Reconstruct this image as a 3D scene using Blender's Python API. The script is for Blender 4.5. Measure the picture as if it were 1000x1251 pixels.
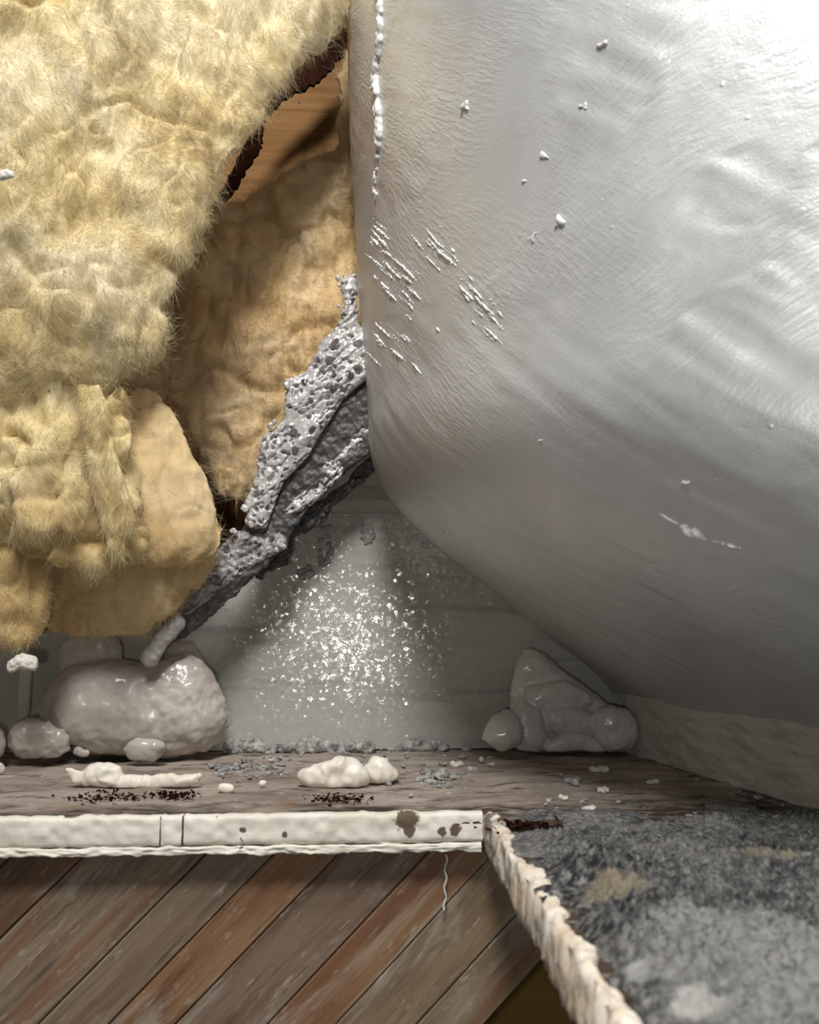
import bpy, bmesh, math, random
import numpy as np
from mathutils import Vector, Matrix, Euler
from mathutils.bvhtree import BVHTree

for o in list(bpy.data.objects):
    bpy.data.objects.remove(o, do_unlink=True)
SC = bpy.context.scene
COL = SC.collection
random.seed(7)
RNG = np.random.default_rng(11)

# ------------------------------------------------------------------ camera, world, lights, exposure
CAM = Vector((0.0, 0.0, 0.10))
PITCH, YAW, F = math.radians(7.7), math.radians(-3.1), 1000.0
cd = bpy.data.cameras.new('camera')
cd.sensor_fit = 'HORIZONTAL'; cd.sensor_width = 36.0; cd.lens = 36.0
cd.clip_start = 0.01; cd.clip_end = 50
cd.dof.use_dof = True; cd.dof.focus_distance = 0.58; cd.dof.aperture_fstop = 17.0
cam = bpy.data.objects.new('camera', cd); COL.objects.link(cam)
cam.location = CAM
cam.rotation_euler = Euler((math.pi / 2 + PITCH, 0, YAW), 'XYZ')
SC.camera = cam

W = bpy.data.worlds.new('world'); SC.world = W; W.use_nodes = True
W.node_tree.nodes['Background'].inputs[0].default_value = (1.0, 0.97, 0.92, 1)
W.node_tree.nodes['Background'].inputs[1].default_value = 0.05

def area(name, loc, target, size, power, color):
    l = bpy.data.lights.new(name, 'AREA'); l.shape = 'DISK'; l.size = size; l.energy = power; l.color = color
    o = bpy.data.objects.new(name, l); COL.objects.link(o); o.location = loc
    o.rotation_euler = (Vector(target) - Vector(loc)).to_track_quat('-Z', 'Y').to_euler()
    return o
area('ceiling_lamp', (-0.02, 0.0, 1.0), (0.12, 0.45, 0.40), 0.24, 5.5, (1.0, 0.98, 0.95))
area('room_lamp', (-0.10, -0.42, 1.10), (0.0, 0.60, 0.15), 0.28, 12.5, (1.0, 0.98, 0.95))
area('phone_flash', (-0.034, 0.006, 0.074), (-0.03, 1.0, 0.10), 0.012, 0.36, (1.0, 0.97, 0.93))

SC.view_settings.view_transform = 'Standard'
SC.view_settings.look = 'None'
SC.view_settings.gamma = 1.0
SC.view_settings.use_curve_mapping = False
SC.view_settings.exposure = -0.06

# ------------------------------------------------------------------ pixel <-> place
RM = cam.rotation_euler.to_matrix()
def ray(px, py):
    return RM @ Vector(((px - 500.0) / F, -(py - 625.5) / F, -1.0))
def at(px, py, Y):
    d = ray(px, py); return CAM + d * (Y / d.y)
def onz(px, py, z):
    d = ray(px, py); return CAM + d * ((z - CAM.z) / d.z)

# ------------------------------------------------------------------ numpy noise
def _h(i, j, k, s):
    n = (i * 374761393 + j * 668265263 + k * 2147483647 + s * 1274126177) & 0xFFFFFFFF
    n = ((n ^ (n >> 13)) * 1274126177) & 0xFFFFFFFF
    n = (n ^ (n >> 16)) & 0xFFFFFFFF
    return n.astype(np.float64) / 4294967295.0
def vnoise(p, s=0):
    f = np.floor(p).astype(np.int64); t = p - f; t = t * t * t * (t * (t * 6 - 15) + 10)
    i, j, k = f[:, 0], f[:, 1], f[:, 2]; x, y, z = t[:, 0], t[:, 1], t[:, 2]
    def L(a, b, w): return a + (b - a) * w
    r = L(L(L(_h(i, j, k, s), _h(i+1, j, k, s), x), L(_h(i, j+1, k, s), _h(i+1, j+1, k, s), x), y),
          L(L(_h(i, j, k+1, s), _h(i+1, j, k+1, s), x), L(_h(i, j+1, k+1, s), _h(i+1, j+1, k+1, s), x), y), z)
    return r * 2 - 1
def fbm(p, s=0, o=3, g=0.5):
    r = np.zeros(len(p)); a = 1.0
    for q in range(o):
        r += a * vnoise(p * (2.03 ** q) + 17.3 * q, s + q); a *= g
    return r
def cells(p, s=0, jit=0.9):
    f = np.floor(p).astype(np.int64); best = np.full(len(p), 9.0); idv = np.zeros(len(p))
    for a in (-1, 0, 1):
        for b in (-1, 0, 1):
            for c in (-1, 0, 1):
                i, j, k = f[:, 0] + a, f[:, 1] + b, f[:, 2] + c
                q = np.stack([i + .5 + jit * (_h(i, j, k, s) - .5), j + .5 + jit * (_h(i, j, k, s + 1) - .5), k + .5 + jit * (_h(i, j, k, s + 2) - .5)], 1)
                d = np.linalg.norm(p - q, axis=1); m = d < best
                best = np.where(m, d, best); idv = np.where(m, _h(i, j, k, s + 3), idv)
    return best, idv

# ------------------------------------------------------------------ materials
class NT:
    def __init__(s, name):
        s.m = bpy.data.materials.new(name); s.m.use_nodes = True
        s.t = s.m.node_tree; s.n = s.t.nodes; s.b = s.n['Principled BSDF']; s.out = s.n['Material Output']
        s.pos = s.n.new('ShaderNodeNewGeometry').outputs['Position']
    def link(s, a, b): s.t.links.new(a, b)
    def set(s, sock, v):
        if hasattr(v, 'links'): s.link(v, sock)
        else: sock.default_value = v
    def uv(s): return s.n.new('ShaderNodeTexCoord').outputs['UV']
    def map(s, v, scale=(1, 1, 1), rot=(0, 0, 0), loc=(0, 0, 0)):
        n = s.n.new('ShaderNodeMapping'); s.link(v, n.inputs[0])
        n.inputs['Scale'].default_value = scale; n.inputs['Rotation'].default_value = rot; n.inputs['Location'].default_value = loc
        return n.outputs[0]
    def noise(s, scale, detail=4, rough=.55, v=None, dist=0.0):
        n = s.n.new('ShaderNodeTexNoise'); s.link(v or s.pos, n.inputs['Vector'])
        n.inputs['Scale'].default_value = scale; n.inputs['Detail'].default_value = detail
        n.inputs['Roughness'].default_value = rough; n.inputs['Distortion'].default_value = dist
        return n.outputs['Fac']
    def vor(s, scale, v=None, feat='F1'):
        n = s.n.new('ShaderNodeTexVoronoi'); n.feature = feat; s.link(v or s.pos, n.inputs['Vector']); n.inputs['Scale'].default_value = scale
        return n.outputs['Distance']
    def ramp(s, f, stops):
        n = s.n.new('ShaderNodeValToRGB'); s.link(f, n.inputs[0]); e = n.color_ramp.elements
        while len(e) < len(stops): e.new(0.5)
        for q, (p, c) in zip(e, stops):
            q.position = p; q.color = (c, c, c, 1) if isinstance(c, (int, float)) else (*c, 1)
        return n.outputs[0]
    def mix(s, f, a, b, mode='MIX'):
        n = s.n.new('ShaderNodeMix'); n.data_type = 'RGBA'; n.blend_type = mode
        s.set(n.inputs[0], f)
        for k, v in ((6, a), (7, b)):
            s.set(n.inputs[k], (*v, 1) if isinstance(v, tuple) and len(v) == 3 else v)
        return n.outputs[2]
    def math(s, op, a, b=0.0):
        n = s.n.new('ShaderNodeMath'); n.operation = op; s.set(n.inputs[0], a); s.set(n.inputs[1], b); return n.outputs[0]
    def xyz(s, v):
        n = s.n.new('ShaderNodeSeparateXYZ'); s.link(v, n.inputs[0]); return n.outputs
    def bump(s, h, strength, dist, prev=None):
        n = s.n.new('ShaderNodeBump'); s.link(h, n.inputs['Height']); n.inputs['Strength'].default_value = strength; n.inputs['Distance'].default_value = dist
        if prev: s.link(prev, n.inputs['Normal'])
        return n.outputs[0]
    def done(s, color=None, rough=.6, normal=None, metal=0.0, **kw):
        if color is not None: s.set(s.b.inputs['Base Color'], (*color, 1) if isinstance(color, tuple) else color)
        s.set(s.b.inputs['Roughness'], rough); s.b.inputs['Metallic'].default_value = metal
        if normal: s.link(normal, s.b.inputs['Normal'])
        for k, v in kw.items(): s.set(s.b.inputs[k], v)
        return s.m

def m_duct():
    t = NT('silver_paint'); uv = t.uv(); sx = t.xyz(uv)
    wob = t.noise(9, 2, .5, uv)
    wv = t.mix(0.018, uv, wob, 'ADD')
    a = t.noise(1, 4, .6, t.map(t.map(wv, rot=(0, 0, math.radians(44))), (95, 470, 1)))
    b = t.noise(1, 4, .6, t.map(t.map(wv, rot=(0, 0, math.radians(-58))), (60, 420, 1)))
    c = t.noise(1, 4, .6, t.map(t.map(t.mix(.16, uv, t.noise(7, 1, .5, uv), 'ADD'), rot=(0, 0, math.radians(-22))), (80, 360, 1)))
    a = t.ramp(a, [(.42, .15), (.70, .8)])
    um = t.ramp(sx[0], [(.20, 0.0), (.34, 1.0)])
    st = t.mix(um, a, c)
    amp = t.ramp(t.noise(17, 3, .55, uv), [(.40, .10), (.66, 1.0)])
    h = t.math('MULTIPLY', t.math('ADD', st, t.math('MULTIPLY', b, .35)), amp)
    n1 = t.bump(h, .5, .0013)
    n2 = t.bump(t.noise(900, 2, .6), .25, .0004, n1)
    n3 = t.bump(t.ramp(t.vor(60, t.pos), [(0.0, 1.0), (.07, 0.0)]), .35, .0008, n2)
    colr = t.mix(t.ramp(t.noise(5, 4, .6, t.map(t.map(uv, rot=(0, 0, -1.0)), (.35, 1.3, 1))), [(.35, 0.), (.65, 1.)]), (.66, .665, .67), (.76, .765, .77))
    colr = t.mix(t.ramp(sx[0], [(.0, .55), (.16, 0.)]), colr, (.56, .52, .47))
    rg = t.ramp(t.noise(18, 3, .6, t.map(t.map(uv, rot=(0, 0, -1.0)), (.3, 1.2, 1))), [(.3, .34), (.7, .5)])
    return t.done(colr, rg, n3, .48)
def m_plate():
    t = NT('grey_plate_paint')
    def tilt(scale, loc, k):
        v = t.n.new('ShaderNodeTexVoronoi'); v.inputs['Scale'].default_value = scale; t.link(t.map(t.pos, loc=loc), v.inputs['Vector'])
        a = t.n.new('ShaderNodeVectorMath'); a.operation = 'SUBTRACT'; t.link(v.outputs['Color'], a.inputs[0]); a.inputs[1].default_value = (.5, .5, .5)
        b = t.n.new('ShaderNodeVectorMath'); b.operation = 'SCALE'; t.link(a.outputs[0], b.inputs[0]); b.inputs['Scale'].default_value = k
        return b.outputs[0]
    def add(a, b):
        n = t.n.new('ShaderNodeVectorMath'); n.operation = 'ADD'; t.link(a, n.inputs[0]); t.link(b, n.inputs[1]); return n.outputs[0]
    n0 = t.bump(t.noise(30, 3, .5, t.map(t.pos, (.5, 1, 1.6))), .4, .0008)
    n1 = t.bump(t.noise(420, 1, .5), .6, .00014, n0)
    n = add(add(n1, tilt(360, (0, 0, 0), .085)), tilt(300, (.31, .2, .7), .085))
    nn = t.n.new('ShaderNodeVectorMath'); nn.operation = 'NORMALIZE'; t.link(n, nn.inputs[0])
    x = t.noise(14, 3, .6, t.map(t.pos, (.3, 1, 1.6)))
    c = t.mix(t.ramp(x, [(.35, 0.), (.7, 1.)]), (.38, .38, .345), (.46, .455, .415))
    c = t.mix(t.ramp(t.noise(20, 4, .6, t.map(t.pos, (.25, 1, 3))), [(.56, 0.), (.66, .5)]), c, (.20, .20, .185))
    return t.done(c, .16, nn.outputs[0], .05)
def m_simple(name, c1, c2, rough, sc, bsc=None, bs=.3, bd=.001, metal=0., **kw):
    t = NT(name); c = t.mix(t.ramp(t.noise(sc, 5, .6), [(.35, 0.), (.65, 1.)]), c1, c2)
    n = t.bump(t.noise(bsc or sc * 4, 5, .65), bs, bd)
    return t.done(c, rough, n, metal, **kw)
def m_wool(name, c1, c2, c3, bd=.0016, sc=14, fib=False):
    t = NT(name)
    c = t.mix(t.ramp(t.noise(sc, 4, .6, None, .6), [(.38, 0.), (.62, 1.)]), c1, c2)
    c = t.mix(t.ramp(t.noise(sc * .7, 3, .6, t.map(t.pos, loc=(3, 5, 1))), [(.52, 0.), (.72, 1.)]), c, c3)
    if fib:
        c = t.mix(.30, c, (.88, .82, .62))
        d = t.n.new('ShaderNodeBsdfDiffuse'); tr = t.n.new('ShaderNodeBsdfTranslucent'); mx = t.n.new('ShaderNodeMixShader')
        t.link(c, d.inputs[0]); t.link(c, tr.inputs[0]); mx.inputs[0].default_value = .45
        t.link(d.outputs[0], mx.inputs[1]); t.link(tr.outputs[0], mx.inputs[2]); t.link(mx.outputs[0], t.out.inputs[0])
        return t.m
    n = t.bump(t.noise(70, 6, .7, t.map(t.map(t.pos, rot=(0, .5, 0)), (1, 1, .45)), 1.2), .8, bd)
    n = t.bump(t.noise(420, 3, .7, t.map(t.map(t.pos, rot=(0, .5, 0)), (1, 1, .25)), 1.0), .7, bd * .3, n)
    return t.done(c, .95, n, **{'Specular IOR Level': .08})
def m_blob(name, c1, c2, rough):
    t = NT(name)
    c = t.mix(t.ramp(t.noise(30, 4, .6), [(.4, 0.), (.65, 1.)]), c1, c2)
    n = t.bump(t.noise(60, 3, .5), .14, .002)
    n = t.bump(t.ramp(t.vor(120), [(0., 0.), (.25, 1.)]), .12, .0008, n)
    return t.done(c, t.ramp(t.noise(50, 2), [(.35, rough), (.65, rough + .2)]), n, **{'Subsurface Weight': .12, 'Subsurface Radius': (.004, .003, .002), 'Subsurface Scale': 1.0})
def m_plaster_face():
    t = NT('white_plaster_face')
    c = t.mix(t.ramp(t.noise(35, 4, .6), [(.4, 0.), (.7, 1.)]), (.80, .76, .68), (.70, .65, .55))
    st = t.ramp(t.noise(75, 5, .7), [(.66, 0.), (.70, 1.)])
    c = t.mix(st, c, (.12, .085, .055))
    # the brown soaked stains that sit on the face
    def spot(px, py, r, Y=.447):
        p = at(px, py, Y)
        v = t.n.new('ShaderNodeVectorMath'); v.operation = 'DISTANCE'; t.link(t.pos, v.inputs[0]); v.inputs[1].default_value = p
        d = t.math('ADD', v.outputs['Value'], t.math('MULTIPLY', t.math('SUBTRACT', t.noise(260, 4, .7), .5), r * 1.6))
        return t.ramp(t.math('DIVIDE', d, r), [(.75, 1.), (.95, 0.)])
    for px, py, r in ((497, 1000, .0075), (500, 1015, .004), (540, 1016, .003), (556, 1014, .0035), (347, 1020, .002), (297, 1014, .002)):
        c = t.mix(spot(px, py, r), c, (.13, .09, .06))
    return t.done(c, .85, t.bump(t.noise(220, 5, .65), .35, .0008))
def m_ledge():
    t = NT('grimy_ledge_top'); x = t.xyz(t.pos)
    c = t.mix(t.ramp(t.noise(22, 5, .65, t.map(t.pos, (.6, 1.6, 1))), [(.35, 0.), (.65, 1.)]), (.24, .195, .16), (.43, .37, .32))
    c = t.mix(t.ramp(t.noise(60, 5, .7, t.map(t.pos, (.5, 1.4, 1))), [(.54, 0.), (.68, 1.)]), c, (.055, .042, .035))
    c = t.mix(t.ramp(t.noise(130, 4, .7), [(.62, 0.), (.68, 1.)]), c, (.46, .41, .36))
    c = t.mix(t.ramp(t.noise(30, 3, .6, t.map(t.pos, loc=(9, 2, 4))), [(.64, 0.), (.72, .7)]), c, (.34, .17, .05))
    gy = t.ramp(t.math('ADD', x[1], t.math('MULTIPLY', t.math('SUBTRACT', t.noise(35, 5, .7, t.map(t.pos, (.5, 1, 1))), .5), .11)), [(.456, 1.), (.486, 0.)])
    c = t.mix(t.math('MULTIPLY', gy, t.ramp(t.noise(90, 5, .7, t.map(t.pos, (.35, 1.6, 1))), [(.34, 0.), (.50, .92)])), c, (.045, .031, .021))
    n = t.bump(t.noise(140, 6, .7, t.map(t.pos, (.5, 1.3, 1))), .8, .002)
    return t.done(c, .9, n, **{'Specular IOR Level': .06})
def m_dust(fib=False):
    t = NT('grey_fluffy_dust')
    def patch(x, y, r, w=2.2):
        v = t.n.new('ShaderNodeVectorMath'); v.operation = 'DISTANCE'; t.link(t.map(t.pos, (1, 1, 0)), v.inputs[0]); v.inputs[1].default_value = (x, y, 0)
        d = t.math('ADD', v.outputs['Value'], t.math('MULTIPLY', t.math('SUBTRACT', t.noise(70, 5, .7), .5), r * w))
        return t.ramp(t.math('DIVIDE', d, r), [(.6, 1.), (1., 0.)])
    c = t.mix(t.ramp(t.noise(30, 5, .65), [(.42, 0.), (.62, 1.)]), (.075, .075, .078), (.25, .245, .235))
    for px, py, r in ((720, 1060, .036), (690, 1110, .022), (760, 1120, .030), (735, 1200, .016), (960, 1040, .03), (700, 1080, .02)):
        p = onz(px, py, .004); c = t.mix(patch(p.x, p.y, r), c, (.036, .037, .042))
    for px, py, r in ((900, 1150, .030), (980, 1190, .030), (860, 1130, .02), (960, 1240, .025)):
        p = onz(px, py, .006); c = t.mix(patch(p.x, p.y, r), c, (.36, .36, .34))
    c = t.mix(t.ramp(t.noise(230, 4, .75, t.map(t.pos, (1, 1, .6))), [(.44, 0.), (.64, .8)]), c, (.44, .435, .41))
    c = t.mix(t.ramp(t.noise(330, 3, .75, t.map(t.pos, loc=(3, 3, 3))), [(.52, 0.), (.66, .7)]), c, (.04, .04, .044))
    for px, py, r, col in ((750, 1080, .012, (.36, .31, .23)), (850, 1205, .008, (.55, .55, .52)), (790, 1235, .007, (.55, .54, .50)), (780, 1170, .005, (.45, .45, .43)), (945, 1050, .012, (.33, .30, .22))):
        p = onz(px, py, .006); c = t.mix(patch(p.x, p.y, r), c, col)
    n = t.bump(t.noise(480, 4, .8), 1.0, .003)
    return t.done(c, .95, n, **{'Specular IOR Level': .08})
def m_plank(name, c1, c2, c3):
    t = NT(name)
    # grain runs along the plank: 45 degrees in the wall plane
    v = t.map(t.pos, (1, 1, 1), (0, math.radians(PLANK_DEG), 0))
    v1 = t.map(v, (9, 1, 150)); v2 = t.map(v, (22, 1, 420)); v3 = t.map(v, (5, 1, 42))
    c = t.mix(t.ramp(t.noise(1, 5, .65, v1, .4), [(.40, 0.), (.58, 1.)]), c1, c2)
    c = t.mix(t.ramp(t.noise(1, 5, .65, v3, .8), [(.50, 0.), (.60, .9)]), c, c3)
    c = t.mix(t.ramp(t.noise(1, 5, .7, t.map(v, (14, 1, 60), loc=(7, 0, 2)), .6), [(.56, 0.), (.66, .65)]), c, (.36, .32, .27))
    c = t.mix(t.ramp(t.noise(1, 4, .65, t.map(v, (6, 1, 70), loc=(2, 0, 9)), .8), [(.56, 0.), (.66, .7)]), c, (.20, .085, .04))
    c = t.mix(t.ramp(t.noise(1, 4, .7, v2), [(.56, 0.), (.72, .8)]), c, (.06, .04, .028))
    c = t.mix(t.ramp(t.noise(1, 3, .7, t.map(v, (70, 1, 330), loc=(3, 0, 1))), [(.60, 0.), (.72, .55)]), c, (.48, .43, .36))
    n = t.bump(t.noise(1, 4, .7, v2), .35, .0006)
    return t.done(c, .62, n)
def m_ply():
    t = NT('reddish_plywood')
    v = t.map(t.pos, (5, 1, 120))
    c = t.mix(t.ramp(t.noise(1, 5, .6, v, .8), [(.35, 0.), (.65, 1.)]), (.17, .085, .030), (.25, .135, .055))
    c = t.mix(t.ramp(t.noise(1, 4, .7, t.map(t.pos, (9, 1, 300))), [(.58, 0.), (.70, .8)]), c, (.12, .045, .018))
    c = t.mix(t.ramp(t.vor(55), [(.06, .8), (.11, 0.)]), c, (.06, .03, .018))
    return t.done(c, .85, t.bump(t.noise(1, 4, .6, v), .3, .001), **{'Specular IOR Level': .15})
def m_crust():
    t = NT('porous_grey_crust')
    c = t.mix(t.ramp(t.noise(60, 5, .65), [(.35, 0.), (.65, 1.)]), (.40, .378, .37), (.56, .54, .53))
    c = t.mix(t.ramp(t.noise(110, 4, .7), [(.62, 0.), (.70, .7)]), c, (.17, .14, .135))
    return t.done(c, .33, t.bump(t.noise(260, 4, .65), .45, .0010), .1)
def m_web():
    t = NT('dark_sealant_web')
    c = t.mix(t.ramp(t.noise(50, 5, .65), [(.35, 0.), (.7, 1.)]), (.038, .036, .036), (.095, .09, .088))
    v = t.map(t.map(t.pos, rot=(0, math.radians(45), 0)), (60, 60, 420))
    return t.done(c, .45, t.bump(t.noise(1, 4, .65, v), .7, .0015), .1)

PLANK_DEG = 45

# ------------------------------------------------------------------ mesh helpers
def link(name, me, mat=None, parent=None):
    o = bpy.data.objects.new(name, me); COL.objects.link(o)
    if mat: me.materials.append(mat)
    if parent:
        o.parent = parent; o.matrix_parent_inverse = parent.matrix_world.inverted()
    return o
def root(name, label, cat, loc, group=None):
    o = bpy.data.objects.new(name, None); COL.objects.link(o); o.location = loc; o.empty_display_size = .02
    o.matrix_world = Matrix.Translation(loc)
    return tag(o, label, cat, group)
def tag(o, label, cat, group=None, kind=None):
    o['label'] = label; o['category'] = cat
    if group: o['group'] = group
    if kind: o['kind'] = kind
    return o
def rebase(o):
    me = o.data; co = np.empty(len(me.vertices) * 3, np.float32); me.vertices.foreach_get('co', co); co = co.reshape(-1, 3)
    b = Vector(((co[:, 0].min() + co[:, 0].max()) / 2, (co[:, 1].min() + co[:, 1].max()) / 2, co[:, 2].min()))
    me.transform(Matrix.Translation(-b)); o.location = b
    return o
def pydata(name, V, Fc, smooth=False):
    me = bpy.data.meshes.new(name); me.from_pydata([tuple(v) for v in V], [], [tuple(f) for f in Fc]); me.update()
    if smooth: me.polygons.foreach_set('use_smooth', [True] * len(me.polygons))
    return me
def npmesh(name, V, faces_flat, n_per, smooth=True):
    """V (n,3); faces_flat flat loop index; n_per array of loop counts"""
    me = bpy.data.meshes.new(name); V = np.asarray(V, np.float32)
    me.vertices.add(len(V)); me.vertices.foreach_set('co', V.ravel())
    me.loops.add(len(faces_flat)); me.loops.foreach_set('vertex_index', np.asarray(faces_flat, np.int32))
    n_per = np.asarray(n_per, np.int32); st = np.concatenate([[0], np.cumsum(n_per)[:-1]]).astype(np.int32)
    me.polygons.add(len(n_per)); me.polygons.foreach_set('loop_start', st); me.polygons.foreach_set('loop_total', n_per)
    me.update(calc_edges=True)
    if smooth: me.polygons.foreach_set('use_smooth', np.ones(len(n_per), bool))
    me.validate()
    return me
def get_vn(me):
    n = len(me.vertices); co = np.empty(n * 3, np.float32); me.vertices.foreach_get('co', co)
    no = np.empty(n * 3, np.float32); me.vertex_normals.foreach_get('vector', no)
    return co.reshape(-1, 3).astype(float), no.reshape(-1, 3).astype(float)
def set_v(me, co):
    me.vertices.foreach_set('co', np.asarray(co, np.float32).ravel()); me.update()

_ico = {}
def ico(sub):
    if sub not in _ico:
        bm = bmesh.new(); bmesh.ops.create_icosphere(bm, subdivisions=sub, radius=1.0)
        V = np.array([v.co[:] for v in bm.verts]); Fc = np.array([[v.index for v in f.verts] for f in bm.faces]); bm.free(); _ico[sub] = (V, Fc)
    return _ico[sub]
def lump_mesh(name, balls, voxel, smooth=2, disp=None, sub=2):
    """balls: (centre, (rx,ry,rz), rot about Y). Their union as one closed skin."""
    V0, F0 = ico(sub); VS, FS = [], []
    for q, (c, r, a) in enumerate(balls):
        ca, sa = math.cos(a), math.sin(a); v = V0 * np.array(r)
        v = np.stack([v[:, 0] * ca + v[:, 2] * sa, v[:, 1], -v[:, 0] * sa + v[:, 2] * ca], 1) + np.array(c)
        VS.append(v); FS.append(F0 + q * len(V0))
    V = np.concatenate(VS); Fc = np.concatenate(FS)
    me = npmesh('raw', V, Fc.ravel(), np.full(len(Fc), 3))
    o = bpy.data.objects.new('raw', me); COL.objects.link(o)
    m = o.modifiers.new('r', 'REMESH'); m.mode = 'VOXEL'; m.voxel_size = voxel; m.use_smooth_shade = True
    if smooth:
        s = o.modifiers.new('s', 'SMOOTH'); s.factor = .5; s.iterations = smooth
    dg = bpy.context.evaluated_depsgraph_get(); dg.update()
    out = bpy.data.meshes.new_from_object(o.evaluated_get(dg)); out.name = name
    bpy.data.objects.remove(o); bpy.data.meshes.remove(me)
    if disp:
        co, no = get_vn(out); set_v(out, co + disp(co, no))
    return out

def poly_sd(P, poly):
    """signed distance in px (positive inside) of points P to polygon"""
    A = np.array(poly, float); B = np.roll(A, -1, 0); d = np.full(len(P), 1e9); ins = np.zeros(len(P), bool)
    for a, b in zip(A, B):
        ab = b - a; t = np.clip(((P - a) @ ab) / max(ab @ ab, 1e-9), 0, 1)
        d = np.minimum(d, np.linalg.norm(P - (a + t[:, None] * ab), axis=1))
        c = ((a[1] > P[:, 1]) != (b[1] > P[:, 1]))
        with np.errstate(divide='ignore', invalid='ignore'):
            xx = (b[0] - a[0]) * (P[:, 1] - a[1]) / (b[1] - a[1]) + a[0]
        ins ^= c & (P[:, 0] < xx)
    return np.where(ins, d, -d)
def puff(poly, Y, step, rmax, depth=.7, rmin=3):
    """balls filling a billowy body: outline at its own distance Y(px,py), thick where it is wide"""
    A = np.array(poly, float); x0, y0 = A.min(0); x1, y1 = A.max(0); out = []
    gx, gy = np.meshgrid(np.arange(x0, x1, step), np.arange(y0, y1, step)); P = np.stack([gx.ravel(), gy.ravel()], 1)
    P += RNG.uniform(-.3, .3, P.shape) * step
    d = poly_sd(P, poly)
    for (px, py), r in zip(P, d):
        if r < rmin: continue
        r = min(r, rmax) * .98; y = Y(px, py) if callable(Y) else Y
        c = at(px, py, y); m = r / F * y
        out.append((c, (m, m * depth, m), 0.0))
    return out

def fibres(name, me, n, L, w, flow, lift, mat, parent, curl=.5, seed=1, sel=None):
    """thousands of fine hair-like fibres as thin ribbons standing on a wool surface"""
    rg = np.random.default_rng(seed); me.calc_loop_triangles(); nt = len(me.loop_triangles)
    tri = np.empty(nt * 3, np.int32); me.loop_triangles.foreach_get('vertices', tri); tri = tri.reshape(-1, 3)
    co, no = get_vn(me); a, b, c = co[tri[:, 0]], co[tri[:, 1]], co[tri[:, 2]]
    cr = np.cross(b - a, c - a); ar = np.linalg.norm(cr, axis=1); fn = no[tri].mean(1)
    cen = (a + b + c) / 3
    wgt = ar * np.clip(np.maximum(-fn[:, 1] + .35, fn[:, 2]), 0, 1)
    if sel is not None: wgt = wgt * sel(cen)
    wgt /= wgt.sum()
    f = rg.choice(nt, n, p=wgt); u = rg.random((n, 2)); fl = u.sum(1) > 1; u[fl] = 1 - u[fl]
    P = a[f] + (b - a)[f] * u[:, :1] + (c - a)[f] * u[:, 1:]; N = fn[f]; N /= np.linalg.norm(N, axis=1)[:, None] + 1e-9
    fv = np.array(flow)[None] + 1.25 * np.stack([vnoise(P * 38, 5), vnoise(P * 38, 6), vnoise(P * 38, 7)], 1) + rg.normal(0, .5, (n, 3))
    T = fv - N * (fv * N).sum(1)[:, None]; T /= np.linalg.norm(T, axis=1)[:, None] + 1e-9
    lf = lift * rg.uniform(.4, 1.6, n)[:, None]
    D = T + N * lf; D /= np.linalg.norm(D, axis=1)[:, None]
    C = rg.normal(0, curl, (n, 3)); ln = L * rg.uniform(.35, 1.25, n)[:, None]
    S = np.cross(D, rg.normal(0, 1, (n, 3))); S /= np.linalg.norm(S, axis=1)[:, None] + 1e-9; S *= w * .5
    P = P - N * .0008
    ps = [P + D * ln * s + C * ln * (s * s) * .5 for s in (0., .4, .75, 1.)]
    V = np.empty((n, 7, 3)); ws = (1., .85, .55)
    for k in range(3): V[:, 2 * k] = ps[k] - S * ws[k]; V[:, 2 * k + 1] = ps[k] + S * ws[k]
    V[:, 6] = ps[3]
    base = (np.arange(n) * 7)[:, None]
    lo = np.concatenate([base + np.array([0, 1, 3, 2]), base + np.array([2, 3, 5, 4]), base + np.array([4, 5, 6])], 1).ravel()
    m2 = npmesh(name, V.reshape(-1, 3), lo, np.tile([4, 4, 3], n))
    o = link(name, m2, mat, parent); o['kind'] = 'stuff'
    return o

def grid_mesh(name, P, closed_u=False, uv=None):
    """P (nu,nv,3) -> quad sheet"""
    nu, nv = P.shape[:2]; I = np.arange(nu * nv).reshape(nu, nv)
    q = np.stack([I[:-1, :-1], I[1:, :-1], I[1:, 1:], I[:-1, 1:]], -1).reshape(-1, 4)
    me = npmesh(name, P.reshape(-1, 3), q.ravel(), np.full(len(q), 4))
    if uv is not None:
        l = me.uv_layers.new(name='UVMap'); l.data.foreach_set('uv', uv.reshape(-1, 2)[q.ravel()].astype(np.float32).ravel())
    return me
def slab_poly(poly3, back):
    """a flat outline (3-D points) given thickness by the vector back"""
    n = len(poly3); V = [Vector(p) for p in poly3] + [Vector(p) + Vector(back) for p in poly3]
    Fc = [list(range(n)), list(range(2 * n - 1, n - 1, -1))] + [[i, i + n, (i + 1) % n + n, (i + 1) % n] for i in range(n)]
    return V, Fc
def box_mesh(name, x0, x1, y0, y1, z0, z1, bev=0.0, seg=2):
    bm = bmesh.new(); bmesh.ops.create_cube(bm, size=1.0)
    for v in bm.verts: v.co = Vector(((x0 + x1) / 2 + v.co.x * (x1 - x0), (y0 + y1) / 2 + v.co.y * (y1 - y0), (z0 + z1) / 2 + v.co.z * (z1 - z0)))
    if bev: bmesh.ops.bevel(bm, geom=bm.edges[:], offset=bev, segments=seg, affect='EDGES')
    bmesh.ops.recalc_face_normals(bm, faces=bm.faces[:])
    me = bpy.data.meshes.new(name); bm.to_mesh(me); bm.free(); return me

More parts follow.
